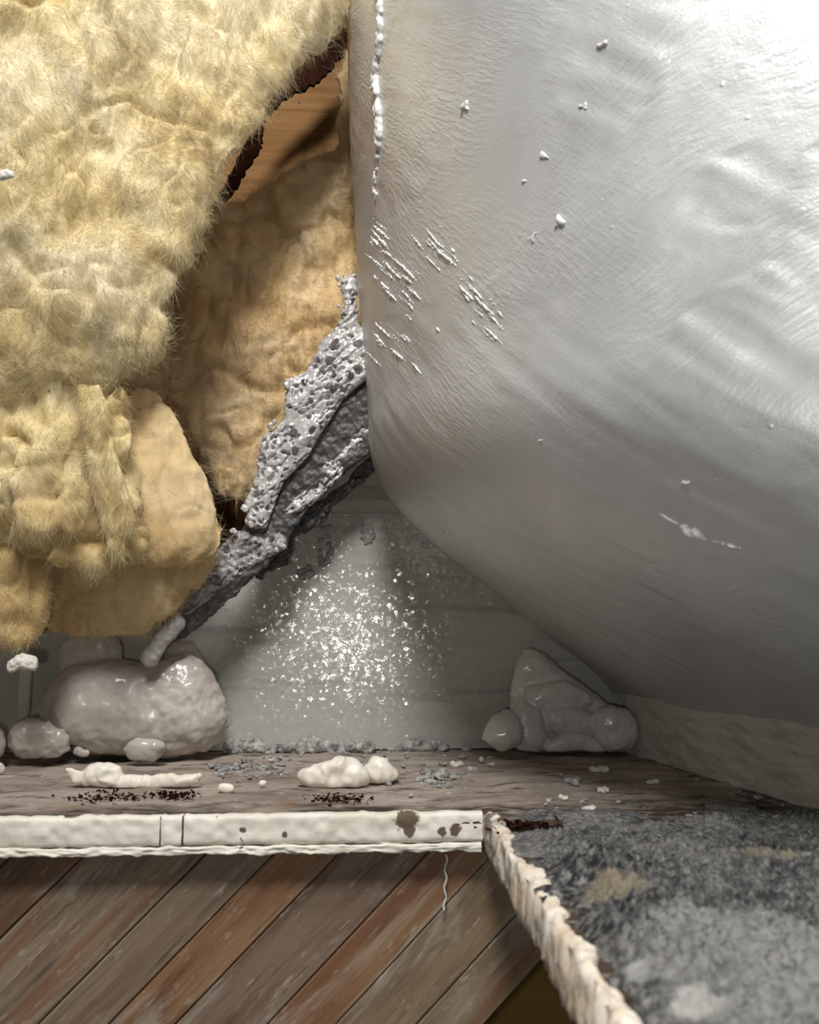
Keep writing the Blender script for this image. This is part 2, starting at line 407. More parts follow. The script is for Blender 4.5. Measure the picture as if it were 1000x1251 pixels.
# ------------------------------------------------------------------ materials in use
MD, MP, MLE, MDU, MPF, MCR, MWE, MPLY = m_duct(), m_plate(), m_ledge(), m_dust(), m_plaster_face(), m_crust(), m_web(), m_ply()
MFL = m_simple('grey_flange_paint', (.47, .44, .39), (.56, .53, .475), .5, 20, 110, .5, .0018, .1)
MBL = m_blob('glossy_grey_sealant', (.44, .395, .355), (.53, .485, .445), .13)
MBR = m_blob('dull_grey_sealant', (.52, .495, .465), (.62, .595, .56), .18)
MWH = m_blob('cream_foam', (.74, .68, .58), (.80, .75, .67), .35)
MPL = m_simple('white_plaster_core', (.80, .74, .64), (.66, .56, .44), .9, 60, 300, .7, .002)
t = NT('chipped_plaster')
c = t.mix(t.ramp(t.noise(45, 5, .65), [(.42, 0.), (.62, 1.)]), (.80, .745, .65), (.62, .49, .36))
c = t.mix(t.ramp(t.noise(120, 5, .7), [(.60, 0.), (.68, 1.)]), c, (.16, .125, .10))
c = t.mix(t.math('MULTIPLY', t.ramp(t.xyz(t.pos)[1], [(.40, 0.), (.44, 1.)]), t.ramp(t.noise(150, 4, .7), [(.45, 0.), (.55, 1.)])), c, (.17, .145, .125))
MCE = t.done(c, .9, t.bump(t.noise(300, 5, .7), .6, .0012))
MCK = m_simple('grey_crumb', (.12, .12, .12), (.50, .49, .46), .8, 160, 400, .6, .001)
MCW = m_simple('pale_chip', (.66, .62, .54), (.74, .71, .64), .7, 120, 300, .4, .001)
MBEAD = m_simple('white_sealant', (.62, .615, .60), (.70, .695, .68), .25, 60, 160, .2, .0006)
MDK = m_simple('dark_brown_matte', (.016, .006, .004), (.03, .012, .007), 1.0, 60, 200, .6, .002, **{'Specular IOR Level': .0})
MOC = m_simple('ochre_timber', (.46, .28, .07), (.30, .17, .04), .8, 12, 60)
MSM = m_simple('smeared_sealant', (.19, .19, .175), (.27, .27, .25), .35, 80)
MGD = m_simple('dark_grey_metal', (.10, .10, .10), (.17, .17, .17), .5, 30)
W1 = m_wool('yellow_wool', (.70, .585, .33), (.74, .665, .48), (.56, .43, .21))
W1F = m_wool('yellow_wool_fibre', (.70, .585, .33), (.74, .665, .48), (.56, .43, .21), fib=True)
W2 = m_wool('tan_wool', (.66, .49, .26), (.70, .56, .36), (.52, .35, .16))
W2F = m_wool('tan_wool_fibre', (.66, .49, .26), (.70, .56, .36), (.52, .35, .16), fib=True)
W3 = m_wool('smooth_tan_wool', (.62, .46, .24), (.68, .53, .32), (.53, .37, .17), .0012)
W4 = m_wool('lemon_wool', (.70, .57, .29), (.74, .64, .41), (.58, .43, .20))
W4F = m_wool('lemon_wool_fibre', (.70, .57, .29), (.74, .64, .41), (.58, .43, .20), fib=True)

# ------------------------------------------------------------------ setting
YF, YB = .447, .670            # front edge of the ledge, face of the metal panel
o = link('wall_back', box_mesh('wall_back', -.9, 1.1, .80, .82, -.5, 1.2), MPLY); o['kind'] = 'structure'

# plank-clad wall under the ledge
YP = .463
wl = bpy.data.objects.new('wall_lower', box_mesh('wall_lower', -.75, .04, YP + .008, YP + .016, -.50, -.022)); COL.objects.link(wl)
wl['kind'] = 'structure'
# backing ends along the same slope as the last plank
def pw(px, py): return at(px, py, YP)
pa = pw(108, 1040); pb = pw(655, 1180); dl = Vector((1, 0, 1)).normalized(); dn = Vector((1, 0, -1)).normalized()
def off(px, py): return (pw(px, py)).dot(dn)
edges = [off(-260, 1040), off(-100, 1040), off(20, 1040), off(108, 1040), off(252, 1043), off(335, 1043), off(411, 1046), off(520, 1046), off(600, 1046), off(696, 1046), off(655, 1180)]
tints = [((.20, .13, .08), (.30, .21, .14), (.13, .07, .035)), ((.22, .15, .10), (.30, .22, .15), (.16, .08, .04)), ((.17, .10, .06), (.25, .16, .10), (.12, .06, .03)),
         ((.36, .29, .215), (.25, .19, .135), (.42, .35, .27)), ((.33, .265, .20), (.24, .18, .13), (.40, .33, .25)), ((.30, .16, .08), (.38, .24, .14), (.20, .10, .05)),
         ((.26, .19, .14), (.20, .13, .09), (.30, .23, .18)), ((.34, .20, .11), (.44, .33, .24), (.24, .12, .06)), ((.33, .25, .16), (.26, .20, .14), (.42, .35, .27)),
         ((.32, .26, .19), (.25, .20, .14), (.38, .31, .24))]
me = wl.data; bm = bmesh.new()
q0, q1 = edges[0] - .05, edges[-1] - .002
def pq(s, n, y): return Vector((0, y, 0)) + dl * s + dn * n
vs = [bm.verts.new(pq(s, n, y)) for y in (YP + .007, YP + .014) for s, n in ((-.62, q0), (.35, q0), (.35, q1), (-.62, q1))]
for f in ((0, 1, 2, 3), (7, 6, 5, 4), (0, 4, 5, 1), (1, 5, 6, 2), (2, 6, 7, 3), (3, 7, 4, 0)): bm.faces.new([vs[i] for i in f])
bmesh.ops.recalc_face_normals(bm, faces=bm.faces[:])
# trim the backing level with the underside of the ledge
bmesh.ops.bisect_plane(bm, geom=bm.verts[:] + bm.edges[:] + bm.faces[:], plane_co=(0, 0, -.0215), plane_no=(0, 0, 1), clear_outer=True)
bmesh.ops.holes_fill(bm, edges=bm.edges[:])
bm.to_mesh(me); bm.free(); me.materials.append(MDK)
for k in range(len(edges) - 1):
    n0, n1 = edges[k] + .0003, edges[k + 1] - .0003
    dy = (.0006, -.0004, .0, .0008, -.0003, .0003, .0009, .0, .0005, -.0002)[k]
    bm = bmesh.new()
    vs = [bm.verts.new(pq(s, n, y)) for y in (YP + dy, YP + .0068) for s, n in ((-.60, n0), (.33, n0), (.33, n1), (-.60, n1))]
    for f in ((0, 1, 2, 3), (7, 6, 5, 4), (0, 4, 5, 1), (1, 5, 6, 2), (2, 6, 7, 3), (3, 7, 4, 0)): bm.faces.new([vs[i] for i in f])
    bmesh.ops.recalc_face_normals(bm, faces=bm.faces[:])
    bmesh.ops.bevel(bm, geom=[e for e in bm.edges if abs((e.verts[0].co - e.verts[1].co).normalized().dot(dl)) > .99 and e.verts[0].co.y < YP + .003], offset=.0006, segments=1, affect='EDGES')
    bmesh.ops.bisect_plane(bm, geom=bm.verts[:] + bm.edges[:] + bm.faces[:], plane_co=(0, 0, -.0215), plane_no=(0, 0, 1), clear_outer=True)
    bmesh.ops.holes_fill(bm, edges=bm.edges[:])
    me = bpy.data.meshes.new('plank'); bm.to_mesh(me); bm.free()
    link('plank', me, m_plank('plank_wood', *[tuple(v * (.74, .68, .62)[q_] for q_, v in enumerate(c)) for c in tints[k]]), wl)

# ------------------------------------------------------------------ ledge
p_c = at(592, 1000, YF)                                   # corner of the notch
XE = p_c.x; ZT = 0.0; TH = .0195
led = root('plaster_ledge', 'grimy plasterboard ledge with a white cut front edge and a notch on the right', 'ledge', (XE, YF, -TH))
X0, X1, Y1 = -.62, .62, YB + .10
def ledge_z(P):
    q = np.concatenate([P[:, :2], np.zeros((len(P), 1))], 1)
    return .0011 * fbm(q * 40, 3, 3) + .0007 * fbm(q * np.array([60, 200, 1]), 9, 3)
def sheet(x0, x1, y0, y1, st):
    xs = np.linspace(x0, x1, max(2, int((x1 - x0) / st))); ys = np.linspace(y0, y1, max(2, int((y1 - y0) / st)))
    P = np.zeros((len(xs), len(ys), 3)); P[..., 0] = xs[:, None]; P[..., 1] = ys[None]; return P
def board(name, x0, x1, y0, y1, st):
    P = sheet(x0, x1, y0, y1, st); z = ledge_z(P.reshape(-1, 3)).reshape(P.shape[:2]) - .0008
    P[..., 2] = z; nu, nv = P.shape[:2]
    B = P.copy(); B[..., 2] = -TH + .001
    V = np.concatenate([P.reshape(-1, 3), B.reshape(-1, 3)]); I = np.arange(nu * nv).reshape(nu, nv); J = I + nu * nv
    q = np.stack([I[:-1, :-1], I[1:, :-1], I[1:, 1:], I[:-1, 1:]], -1).reshape(-1, 4)
    qb = np.stack([J[:-1, :-1], J[:-1, 1:], J[1:, 1:], J[1:, :-1]], -1).reshape(-1, 4)
    s = []
    for a in (np.stack([I[:-1, 0], J[:-1, 0], J[1:, 0], I[1:, 0]], -1), np.stack([I[1:, -1], J[1:, -1], J[:-1, -1], I[:-1, -1]], -1),
              np.stack([I[0, 1:], J[0, 1:], J[0, :-1], I[0, :-1]], -1), np.stack([I[-1, :-1], J[-1, :-1], J[-1, 1:], I[-1, 1:]], -1)): s.append(a)
    q = np.concatenate([q, qb] + s)
    return npmesh(name, V, q.ravel(), np.full(len(q), 4))
link('board', board('board', X0, X1, YF + .002, Y1, .0026), MLE, led)
link('board', board('board', XE + .004, X1, -.02, YF + .002, .004), MLE, led)
# front faces: white paper and plaster, broken at two cracks, ragged underneath
def face_strip(x0, x1, zt, zb, y, th, rag, seed, name, mat):
    n = max(4, int((x1 - x0) / .0011)); xs = np.linspace(x0, x1, n); rows = 9
    V = np.zeros((n, rows + 4, 3))
    q = np.stack([xs, np.zeros(n), np.full(n, seed * 1.7)], 1)
    top = zt + .0005 * fbm(q * 160, seed, 3); bot = zb - np.abs(fbm(q * 70, seed + 4, 3)) * rag - np.clip(fbm(q * 260, seed + 7, 2), 0, 1) * rag * .6
    fr = np.linspace(0, 1, rows)
    for k, f in enumerate(fr):
        z = top + (bot - top) * f; V[:, k + 2, 0] = xs; V[:, k + 2, 2] = z
        qq = np.stack([xs, np.full(n, f * .02), np.full(n, seed * 2.)], 1)
        V[:, k + 2, 1] = y + .0007 * fbm(qq * 190, seed + 2, 3) + (.0007 if k in (0, rows - 1) else 0)
    V[:, 1] = V[:, 2] + np.array([0, th * .5, 0]); V[:, 0] = V[:, 2] + np.array([0, th, 0])
    V[:, -2] = V[:, -3] + np.array([0, th * .5, 0]); V[:, -1] = V[:, -3] + np.array([0, th, 0])
    return link(name, grid_mesh(name, V), mat, led)
ca, cb = at(195, 1010, YF).x, at(222, 1010, YF).x
zl = at(300, 1033, YF).z
for k, (a, b) in enumerate(((X0, ca), (ca + .0007, cb), (cb + .0010, XE - .001))):
    face_strip(a, b, ZT + .0004, zl + .0006, YF, .006, .0006, 3 + 5 * k, 'front_face', MPF)
face_strip(X0, XE - .002, zl - .0003, -TH + .0012, YF - .0002, .006, .0013, 31, 'torn_lip', MPF)
# chipped white edge of the notch: runs towards the viewer
def dcrag(s, a, b=0., sb=400):
    def f(co, no): return no * (a * fbm(co * s, 4, 4, .6) + b * vnoise(co * sb, 8))[:, None]
    return f
ys = np.arange(.02, YF + .003, .0011); prof = [(.004, -TH), (.0006, -TH + .0004), (0, -.0165), (0, -.0135), (0, -.0105), (0, -.0075), (.0004, -.0045), (.0012, -.0018), (.0030, -.0002), (.0055, .0006), (.0085, .0008), (.0110, .0003), (.0125, -.0012), (.0125, -.006)]
V = np.zeros((len(ys), len(prof), 3))
for k, (dx, z) in enumerate(prof):
    q = np.stack([ys, np.full(len(ys), k * .0022), np.full(len(ys), 5.)], 1)
    wid = .75 + .55 * np.clip(fbm(np.stack([ys, ys * 0, ys * 0 + 3], 1) * 24, 3, 2, .5), -.8, 1) + .10 * fbm(np.stack([ys, ys * 0, ys * 0 + 9], 1) * 140, 5, 3)
    V[:, k, 0] = XE + dx * (wid if k > 6 else 1) - .0011 * fbm(q * np.array([170, 170, 1]), 7, 4, .65) - .0011 * np.clip(fbm(q * 45, 9, 2), 0, 1); V[:, k, 1] = ys
    V[:, k, 2] = z + .0011 * fbm(q * 170, 13, 4, .6) - (.0016 * np.abs(fbm(q * 80, 19, 3)) if k < 2 else 0)
ce = grid_mesh('chipped_edge', V); co, no = get_vn(ce)
if no[200 * len(prof) + 4][0] > 0: ce.flip_normals()
link('chipped_edge', ce, MCE, led)

# ------------------------------------------------------------------ dust heaped over the near right of the ledge
xs = np.linspace(XE + .001, .42, 400); ys = np.linspace(.10, .50, 440)
P = np.zeros((400, 440, 3)); P[..., 0] = xs[:, None]; P[..., 1] = ys[None]
fl = P.reshape(-1, 3)
X, Y = fl[:, 0], fl[:, 1]
mask = np.clip((X - XE - .004 + .008 * fbm(fl * 60, 2, 3)) / .02, 0, 1) * np.clip((.440 + .12 * (X - XE) - Y + .03 * fbm(fl * 40, 5, 3)) / .07, 0, 1)
h = (.0025 + np.clip((.42 - Y) / .1, 0, 1) * .003 + .0035 * fbm(fl * 28, 12, 3) + .0016 * fbm(fl * 95, 17, 3, .6) + .0030 * np.abs(fbm(fl * 330, 21, 2, .7)))
hump = .010 * np.exp(-(((X - .26) / .07) ** 2 + ((Y - .29) / .05) ** 2)) + .008 * np.exp(-(((X - .15) / .03) ** 2 + ((Y - .23) / .03) ** 2))
P[..., 2] = (np.clip(h + hump, .0006, None) * mask - .0012 * (mask < .02) - .0006).reshape(400, 440)
dust = link('dust', grid_mesh('dust', P), MDU)
fibres('fuzz', dust.data, 60000, .0045, .00022, (.6, .3, .2), .35, MDU, dust, .8, 9, lambda c: ((c[:, 2] > .0012) & (c[:, 1] > .12)) * 1.0)
tag(dust, 'thick grey fluffy dust heaped over the right part of the ledge', 'dust', kind='stuff')

# ------------------------------------------------------------------ grey metal panel at the back
pan = root('metal_sheet', 'grey painted sheet metal panel standing at the back of the ledge', 'panel', (.05, YB, 0))
pts = [(-60, 935), (-60, 850), (150, 800), (230, 720), (330, 620), (420, 540), (440, 470), (900, 470), (900, 935)]
zf = at(450, 629, YB).z
P0 = [at(x, y, YB) for x, y in pts]
low = [Vector((at(-60, 0, YB).x, YB, .0005)), *[at(x, y, YB) for x, y in ((-60, 770), (150, 770), (230, 715), (320, 632))]]
low[-1].z = zf - .0006
rx = .42
low += [Vector((rx, YB, zf - .0006)), Vector((rx, YB, .0005))]
V, Fc = slab_poly(low, (0, .004, 0)); link('lower_sheet', pydata('lower_sheet', V, Fc), MP, pan)
up = [Vector((low[-3].x, YB + .001, zf + .0006)), at(420, 540, YB + .001), at(440, 470, YB + .001), at(520, 470, YB + .001), Vector((rx, YB + .001, at(520, 470, YB).z)), Vector((rx, YB + .001, zf + .0006))]
V, Fc = slab_poly(up, (0, .004, 0)); link('upper_sheet', pydata('upper_sheet', V, Fc), MP, pan)
hem = box_mesh('hem', low[-3].x, rx, YB - .0012, YB + .003, zf - .0012, zf + .0012, .0005); link('hem', hem, MP, pan)
# sealant smears on the panel
for px, py, rxp, rzp in ((450, 652, 9, 14), (398, 668, 9, 30), (372, 700, 9, 10), (520, 660, 14, 9), (205, 0, 0, 0)):
    if not rxp: continue
    bl = []
    for k in range(26):
        a, r = random.uniform(0, 6.28), math.sqrt(random.random())
        bl.append((at(px + rxp * r * math.cos(a), py + rzp * r * math.sin(a), YB - .0004), (.0022, .0010, .0022), 0))
    link('sealant_smear', lump_mesh('sealant_smear', bl, .0009, 1, dcrag(300, .0007)), MSM if px != 520 else MCR, pan)

# ------------------------------------------------------------------ silver duct
def lerp(a, b, t): return a + (b - a) * t
NU, NV = 420, 420
aa = np.radians(np.linspace(128, 285, NU)); R = .42; CX, CY = R + .0, .62
Tx, Ty = CX + R * np.cos(aa), CY - R * np.sin(aa) * -1
Ty = CY + R * np.sin(aa)
ZB = .0435
bx0 = at(778, 866, .63); bx1 = onz(1000, 890, ZB)
t0 = np.interp(np.degrees(aa), [128, 180, 285], [-.55, 0.0, 1.0])
Bdir = Vector((bx1.x - bx0.x, bx1.y - bx0.y, 0)); k_end = 2.55
Bx = bx0.x + Bdir.x * np.where(t0 < 0, t0 * .6, t0 * k_end); By = bx0.y + Bdir.y * np.where(t0 < 0, t0 * .6, t0 * k_end)
P = np.zeros((NU, NV, 3)); UV = np.zeros((NU, NV, 2))
vv = np.linspace(0, 1, NV)
zz = ZB + (.90 - ZB) * vv ** 1.35
zb = np.interp(np.degrees(aa), [128, 175, 245, 285], [.285, .285, .165, .15]); kk = np.interp(np.degrees(aa), [128, 175, 245, 285], [.28, .28, .7, .7])
tt = (zz[None] - ZB) / (zb[:, None] - ZB) * 1.5; hs = np.clip(.5 + .5 * (1 - tt) / kk[:, None], 0, 1); s = 1 + (tt - 1) * hs - kk[:, None] * hs * (1 - hs); s = s - s[:, :1] * np.clip(1 - tt, 0, 1)
ext = .055 * np.clip(zz - .25, 0, None)
for j in range(NV):
    P[:, j, 0] = lerp(Bx, Tx, s[:, j]) + ext[j] * np.cos(aa); P[:, j, 1] = lerp(By, Ty, s[:, j]) + ext[j] * np.sin(aa) * .4; P[:, j, 2] = zz[j]
du = np.concatenate([[0], np.cumsum(np.hypot(np.diff(Tx), np.diff(Ty)))]); du -= np.interp(math.pi, aa, du)
dv = np.concatenate([[0], np.cumsum(np.hypot(np.diff(zz), .2 * np.diff(s[NU // 2])))])
UV[..., 0] = du[:, None]; UV[..., 1] = dv[None]
flat = P.reshape(-1, 3)
gu = np.gradient(P, axis=0); gv = np.gradient(P, axis=1); NN = np.cross(gu, gv); NN /= np.linalg.norm(NN, axis=2)[..., None]
uvq = np.concatenate([UV.reshape(-1, 2), np.zeros((NU * NV, 1))], 1)
ca_, sa_ = math.cos(math.radians(44)), math.sin(math.radians(44))
ru, rv = uvq[:, 0] * ca_ - uvq[:, 1] * sa_, uvq[:, 0] * sa_ + uvq[:, 1] * ca_
st = np.stack([ru * 18, rv * 120, ru * 0], 1)
hh = .0016 * fbm(uvq * 9, 3, 2) + .00045 * fbm(st, 6, 3) * (fbm(uvq * 16, 8, 2) > -.1)
P = P + NN * hh.reshape(NU, NV, 1)
duct = root('silver_duct', 'large rounded silver painted duct body filling the upper right', 'duct', (.30, .60, ZB))
dm = grid_mesh('shell', P, uv=UV)
co, no = get_vn(dm)
if no[(NU // 2) * NV + NV // 2][1] > 0: dm.flip_normals()
# wall thickness
sh = link('shell', dm, MD, duct)
sol = sh.modifiers.new('thickness', 'SOLIDIFY'); sol.thickness = .003; sol.offset = -1
BV = BVHTree.FromPolygons([tuple(v) for v in P.reshape(-1, 3)], [list(p.vertices) for p in dm.polygons])
def hit(px, py):
    d = ray(px, py).normalized(); loc, n, i, ds = BV.ray_cast(CAM, d)
    if loc is None: return None, None
    if n.dot(d) > 0: n = -n
    return loc, n
def beads(name, pts, mat, voxel, disp, parent, flat_=.6):
    bl = []
    for px, py, r in pts:
        l, n = hit(px, py)
        if l is None: continue
        m = r / F * (l - CAM).length
        bl.append((l + n * m * .15, (m, m * flat_, m), 0))
    if bl: return link(name, lump_mesh(name, bl, voxel, 1, disp), mat, parent)
# dribbled bead down the seam near the left edge
pts = []
for yy in np.arange(-20, 245, 2.6):
    x = 464 + 3 * math.sin(yy * .05) - yy * .012 + random.uniform(-1.6, 1.6); r = (5.2 if yy < 90 else 5.8 if yy < 200 else 3.2) * random.uniform(.55, 1.15)
    pts.append((x, yy, r))
beads('seam_bead', pts, MBEAD, .0009, dcrag(160, .0004), duct, .45)
# paint ridges and crusts in the brushed coat
def streak(px, py, length, ang, r, name, mat, wob=.5):
    n = max(3, int(length / 1.5)); pts = []
    for k in range(n):
        f = k / (n - 1); x = px + length * f * math.cos(ang); y = py + length * f * math.sin(ang)
        pts.append((x + random.uniform(-wob, wob), y + random.uniform(-wob, wob), 1.35 * r * (.5 + .5 * math.sin(math.pi * f)) * random.uniform(.8, 1.2)))
    beads(name, pts, mat, .00065, dcrag(300, .0002), duct, .45)
MRG = m_simple('raised_paint', (.66, .655, .64), (.74, .735, .72), .34, 60, 160, .2, .0006, .25)
for k in range(95):
    if k < 55: f = random.random(); px = 442 + 95 * f * random.random() + random.uniform(0, 20); py = 252 + 170 * f + random.uniform(-8, 40)
    else: f = random.random(); px = 520 + 80 * f + random.gauss(0, 10); py = 282 + 110 * f + random.gauss(0, 9)
    streak(px, py, random.uniform(9, 34), math.radians(random.uniform(38, 52)), random.uniform(.9, 1.9), 'paint_ridge', MRG)
streak(806, 628, 30, math.radians(28), 2.2, 'paint_crust', MBEAD); streak(832, 643, 30, math.radians(25), 4.6, 'paint_crust', MBEAD, 2.5); streak(868, 660, 40, math.radians(14), 3.0, 'paint_crust', MD)
for px, py, r in ((836, 590, 6), (684, 271, 8), (648, 290, 6), (570, 130, 7), (665, 190, 6), (712, 130, 5), (660, 538, 4), (606, 648, 5), (668, 616, 4), (545, 652, 7), (558, 661, 5), (640, 222, 4), (735, 55, 6), (914, 512, 3)):
    pts = [(px + random.gauss(0, r * .5), py + random.gauss(0, r * .4), r * random.uniform(.3, .55)) for k in range(9)]
    beads('paint_nub', pts, MBEAD if py < 700 else MD, .0008, dcrag(200, .0003), duct, .4)
# flange the duct sits on
a0 = bx0 - Bdir * .10; a1 = bx0 + Bdir * 2.4
n = Vector((Bdir.y, -Bdir.x, 0)).normalized(); n = n if n.x > 0 else -n
NUf, NVf = 260, 40
P = np.zeros((NUf, NVf + 14, 3))
for i, f in enumerate(np.linspace(0, 1, NUf)):
    b = a0.lerp(a1, f)
    for j in range(NVf + 14):
        if j < NVf: z = -.001 + (ZB + .002) * j / (NVf - 1); q = Vector((b.x, b.y, z))
        else: q = Vector((b.x, b.y, ZB + .001)) + n * .030 * (j - NVf + 1) / 14
        P[i, j] = q
fl = P.reshape(-1, 3); P = P + (np.array([-n.x, -n.y, 0]) * (.0012 * fbm(fl * np.array([40, 40, 130]), 3, 4, .6))[:, None]).reshape(P.shape)
fm = grid_mesh('flange', P); co, no = get_vn(fm)
if (no[10 * (NVf + 14) + 10] @ np.array([n.x, n.y, 0])) > 0: fm.flip_normals()
fo = link('flange', fm, MFL, duct); so = fo.modifiers.new('thickness', 'SOLIDIFY'); so.thickness = .004; so.offset = -1

# ------------------------------------------------------------------ sealed ridge (porous crust over a dark web)
rid = root('sealed_seam', 'ragged diagonal seam of porous grey sealant crust over dark web between wool and panel', 'seam', tuple(at(185, 812, .60)))
def ry(px, py): return np.interp(py, [330, 450, 600, 810], [.612, .608, .612, .606])
up = [(417, 336), (437, 334), (439, 395), (452, 402), (462, 428), (468, 452), (442, 468), (418, 489), (400, 519), (373, 565), (348, 590), (334, 622), (324, 650), (300, 642), (295, 615), (314, 576), (318, 531), (345, 512), (346, 462), (372, 454), (392, 416), (412, 398)]
ZT_ = at(400, 480, .61).z
def pores(sc, dep, thr, a=.0012, s=200):
    def f(co, no):
        top = np.clip((co[:, 2] - ZT_ + .02) / .03, 0, 1)
        cw = co + .0016 * np.stack([vnoise(co * 260, 41), vnoise(co * 260, 42), vnoise(co * 260, 43)], 1)
        d, i = cells(cw * sc, 5); pit = np.clip(1 - d / .42, 0, 1) * (i > thr - .12 * top + .2 * (1 - top)); d2, i2 = cells(cw * sc * 2.2, 9); pit2 = np.clip(1 - d2 / .42, 0, 1) * (i2 > thr + .05)
        e = co @ np.array([[.7, 0, .7], [0, 1, 0], [-.7, 0, .7]])
        crk = np.exp(-(fbm(e * np.array([130, 90, 45]), 23, 3) / .07) ** 2)
        sl = np.floor(fbm(e * np.array([90, 60, 40]), 29, 2) * 3.2) / 3.2
        return no * (a * fbm(co * s, 4, 4, .6) + .0016 * sl - .0030 * crk - dep * np.sqrt(pit) - dep * .6 * np.sqrt(pit2))[:, None]
    return f
balls = puff(up, ry, 5.5, 11, .8, 2.5)
cu = link('crust', lump_mesh('crust', balls, .00085, 1, pores(112, .0105, .64, .00030, 150)), MCR, rid)
web = [(468, 452), (470, 500), (464, 545), (430, 572), (392, 600), (352, 660), (318, 700), (285, 730), (240, 770), (205, 792), (186, 800), (200, 755), (235, 712), (262, 672), (300, 640), (335, 590), (370, 530), (410, 470)]
def wy(px, py): return ry(px, py) + .007
link('web', lump_mesh('web', puff(web, wy, 6, 13, .45, 2.5), .0011, 3, dcrag(190, .0011, .0005, 600)), MWE, rid)
lowc = [(446, 518), (425, 535), (394, 564), (380, 588), (362, 604), (340, 630), (344, 636), (364, 628), (382, 617), (400, 601), (418, 582), (432, 554), (452, 536), (458, 522)]
link('lower_crust', lump_mesh('lower_crust', puff(lowc, lambda a, b: ry(a, b) + .006, 5, 8, .8, 2), .0009, 1, pores(130, .0050, .6, .0008, 200)), MCR, rid)
skirt = [(460, 545), (462, 572), (430, 600), (402, 622), (395, 640), (362, 655), (350, 690), (325, 702), (305, 712), (330, 680), (345, 640), (372, 622), (400, 606), (430, 580)]
link('ragged_skirt', lump_mesh('ragged_skirt', puff(skirt, lambda a, b: ry(a, b) + .022, 5, 9, .9, 2), .0010, 1, dcrag(200, .0022)), MWE, rid)
mid = [(345, 650), (352, 668), (318, 690), (290, 705), (255, 735), (232, 752), (205, 770), (198, 760), (225, 712), (240, 690), (262, 672), (290, 648), (320, 655)]
link('crust', lump_mesh('crust', puff(mid, lambda a, b: ry(a, b) + .004, 5.5, 8, .8, 2.2), .0009, 1, pores(120, .0045, .55, .0010, 200)), m_simple('grey_crust_dark', (.16, .15, .147), (.40, .385, .375), .4, 90, 260, .6, .0012, .1), rid)
tip = [(215, 745), (232, 762), (205, 790), (192, 814), (178, 816), (168, 806), (186, 776)]
link('drip_tip', lump_mesh('drip_tip', puff(tip, lambda a, b: ry(a, b) - .002, 4, 8, .9, 2), .0009, 2, dcrag(150, .0006)), m_simple('pale_tip', (.30, .28, .265), (.42, .40, .38), .35, 60), rid)
bits = [(352, 470, 5), (330, 520, 4), (300, 620, 5), (285, 650, 5), (308, 640, 5), (248, 690, 5), (240, 700, 5), (412, 340, 3.5), (414, 348, 3), (413, 375, 2.5), (335, 515, 4), (452, 478, 3), (458, 508, 4), (345, 668, 4), (338, 672, 4), (236, 706, 4)]
for px, py, r in bits:
    bl = []
    for k in range(5):
        m = r / F * .6; bl.append((at(px + random.gauss(0, r * .35), py + random.gauss(0, r * .4), ry(px, py) - .004), (m * random.uniform(.5, .9), m * .6, m * random.uniform(.5, .9)), 0))
    link('crust_flake', lump_mesh('crust_flake', bl, .0008, 1, dcrag(320, .0007)), MCR, rid)

# ------------------------------------------------------------------ insulation
def wool(co, no, a=.010, b=.004, s=1.0):
    cr = np.exp(-(fbm(co * np.array([13, 13, 10]) * s, 31, 3) / .07) ** 2); cr2 = np.exp(-(fbm(co * np.array([34, 34, 20]) * s, 37, 2) / .08) ** 2)
    v = -a * .55 * cr - b * .7 * cr2 + a * fbm(co * 16 * s, 3, 3) + b * fbm(co * np.array([42, 42, 24]) * s, 8, 3) + .0016 * fbm(co * np.array([160, 160, 60]), 12, 2)
    return no * v[:, None]
def batt(name, label, poly, Y, rmax, step, mat, fmat, nf, L, flow, lift=.5, voxel=.0026, a=.008, b=.0035, depth=.75, group=None, curl=.8, wf=.00019, sm=5, seed=1):
    me = lump_mesh(name, puff(poly, Y, step, rmax, depth, step * .45), voxel, sm, lambda c, n_: wool(c, n_, a, b))
    co, no = get_vn(me); b0 = Vector((co[:, 0].mean(), co[:, 1].mean(), co[:, 2].min()))
    r = root(name, label, 'insulation', b0, group)
    link('wool', me, mat, r)
    if nf: fibres('fibres', me, nf, L, wf, flow, lift, fmat, r, curl, seed)
    return r
A = [(-90, -110), (450, -110), (426, 14), (392, 64), (338, 114), (309, 168), (276, 236), (246, 304), (214, 362), (206, 430), (192, 466), (152, 484), (128, 524), (98, 500), (62, 476), (20, 496), (-90, 484)]
rA = batt('insulation_batt', 'big fuzzy yellow insulation batt filling the upper left corner', A, lambda x, y: .575 - .05 * np.clip((380 - x) / 400, 0, 1) + .008 * math.sin(x * .03 + y * .02), 78, 26, W1, W1F, 150000, .0115, (.45, -.1, -.65), .22, depth=.5, wf=.00021, seed=3)
B = [(445, 20), (418, 40), (411, 100), (404, 180), (352, 214), (290, 250), (200, 296), (130, 375), (110, 470), (130, 540), (200, 560), (246, 570), (270, 606), (310, 622), (365, 560), (470, 450), (470, 200)]
rB = batt('insulation_batt', 'tan insulation batt set deeper, between the plywood and the silver duct', B, .690, 50, 15, W2, W2F, 90000, .012, (.6, -.1, .3), .14, a=.010, b=.005, seed=4)
Cc = [(140, 470), (194, 468), (214, 506), (238, 552), (262, 605), (280, 648), (272, 676), (240, 694), (150, 694), (130, 640), (130, 560)]
rC = batt('insulation_clump', 'smooth rounded tan wool flap with few stray hairs, left of the sealed seam', Cc, .572, 52, 12, W3, W2F, 1800, .012, (.5, -.1, -.2), .06, depth=.45, a=.003, b=.0014, voxel=.002, seed=5)
D = [(-80, 440), (90, 440), (160, 460), (172, 540), (162, 600), (172, 668), (120, 690), (60, 690), (-80, 660)]
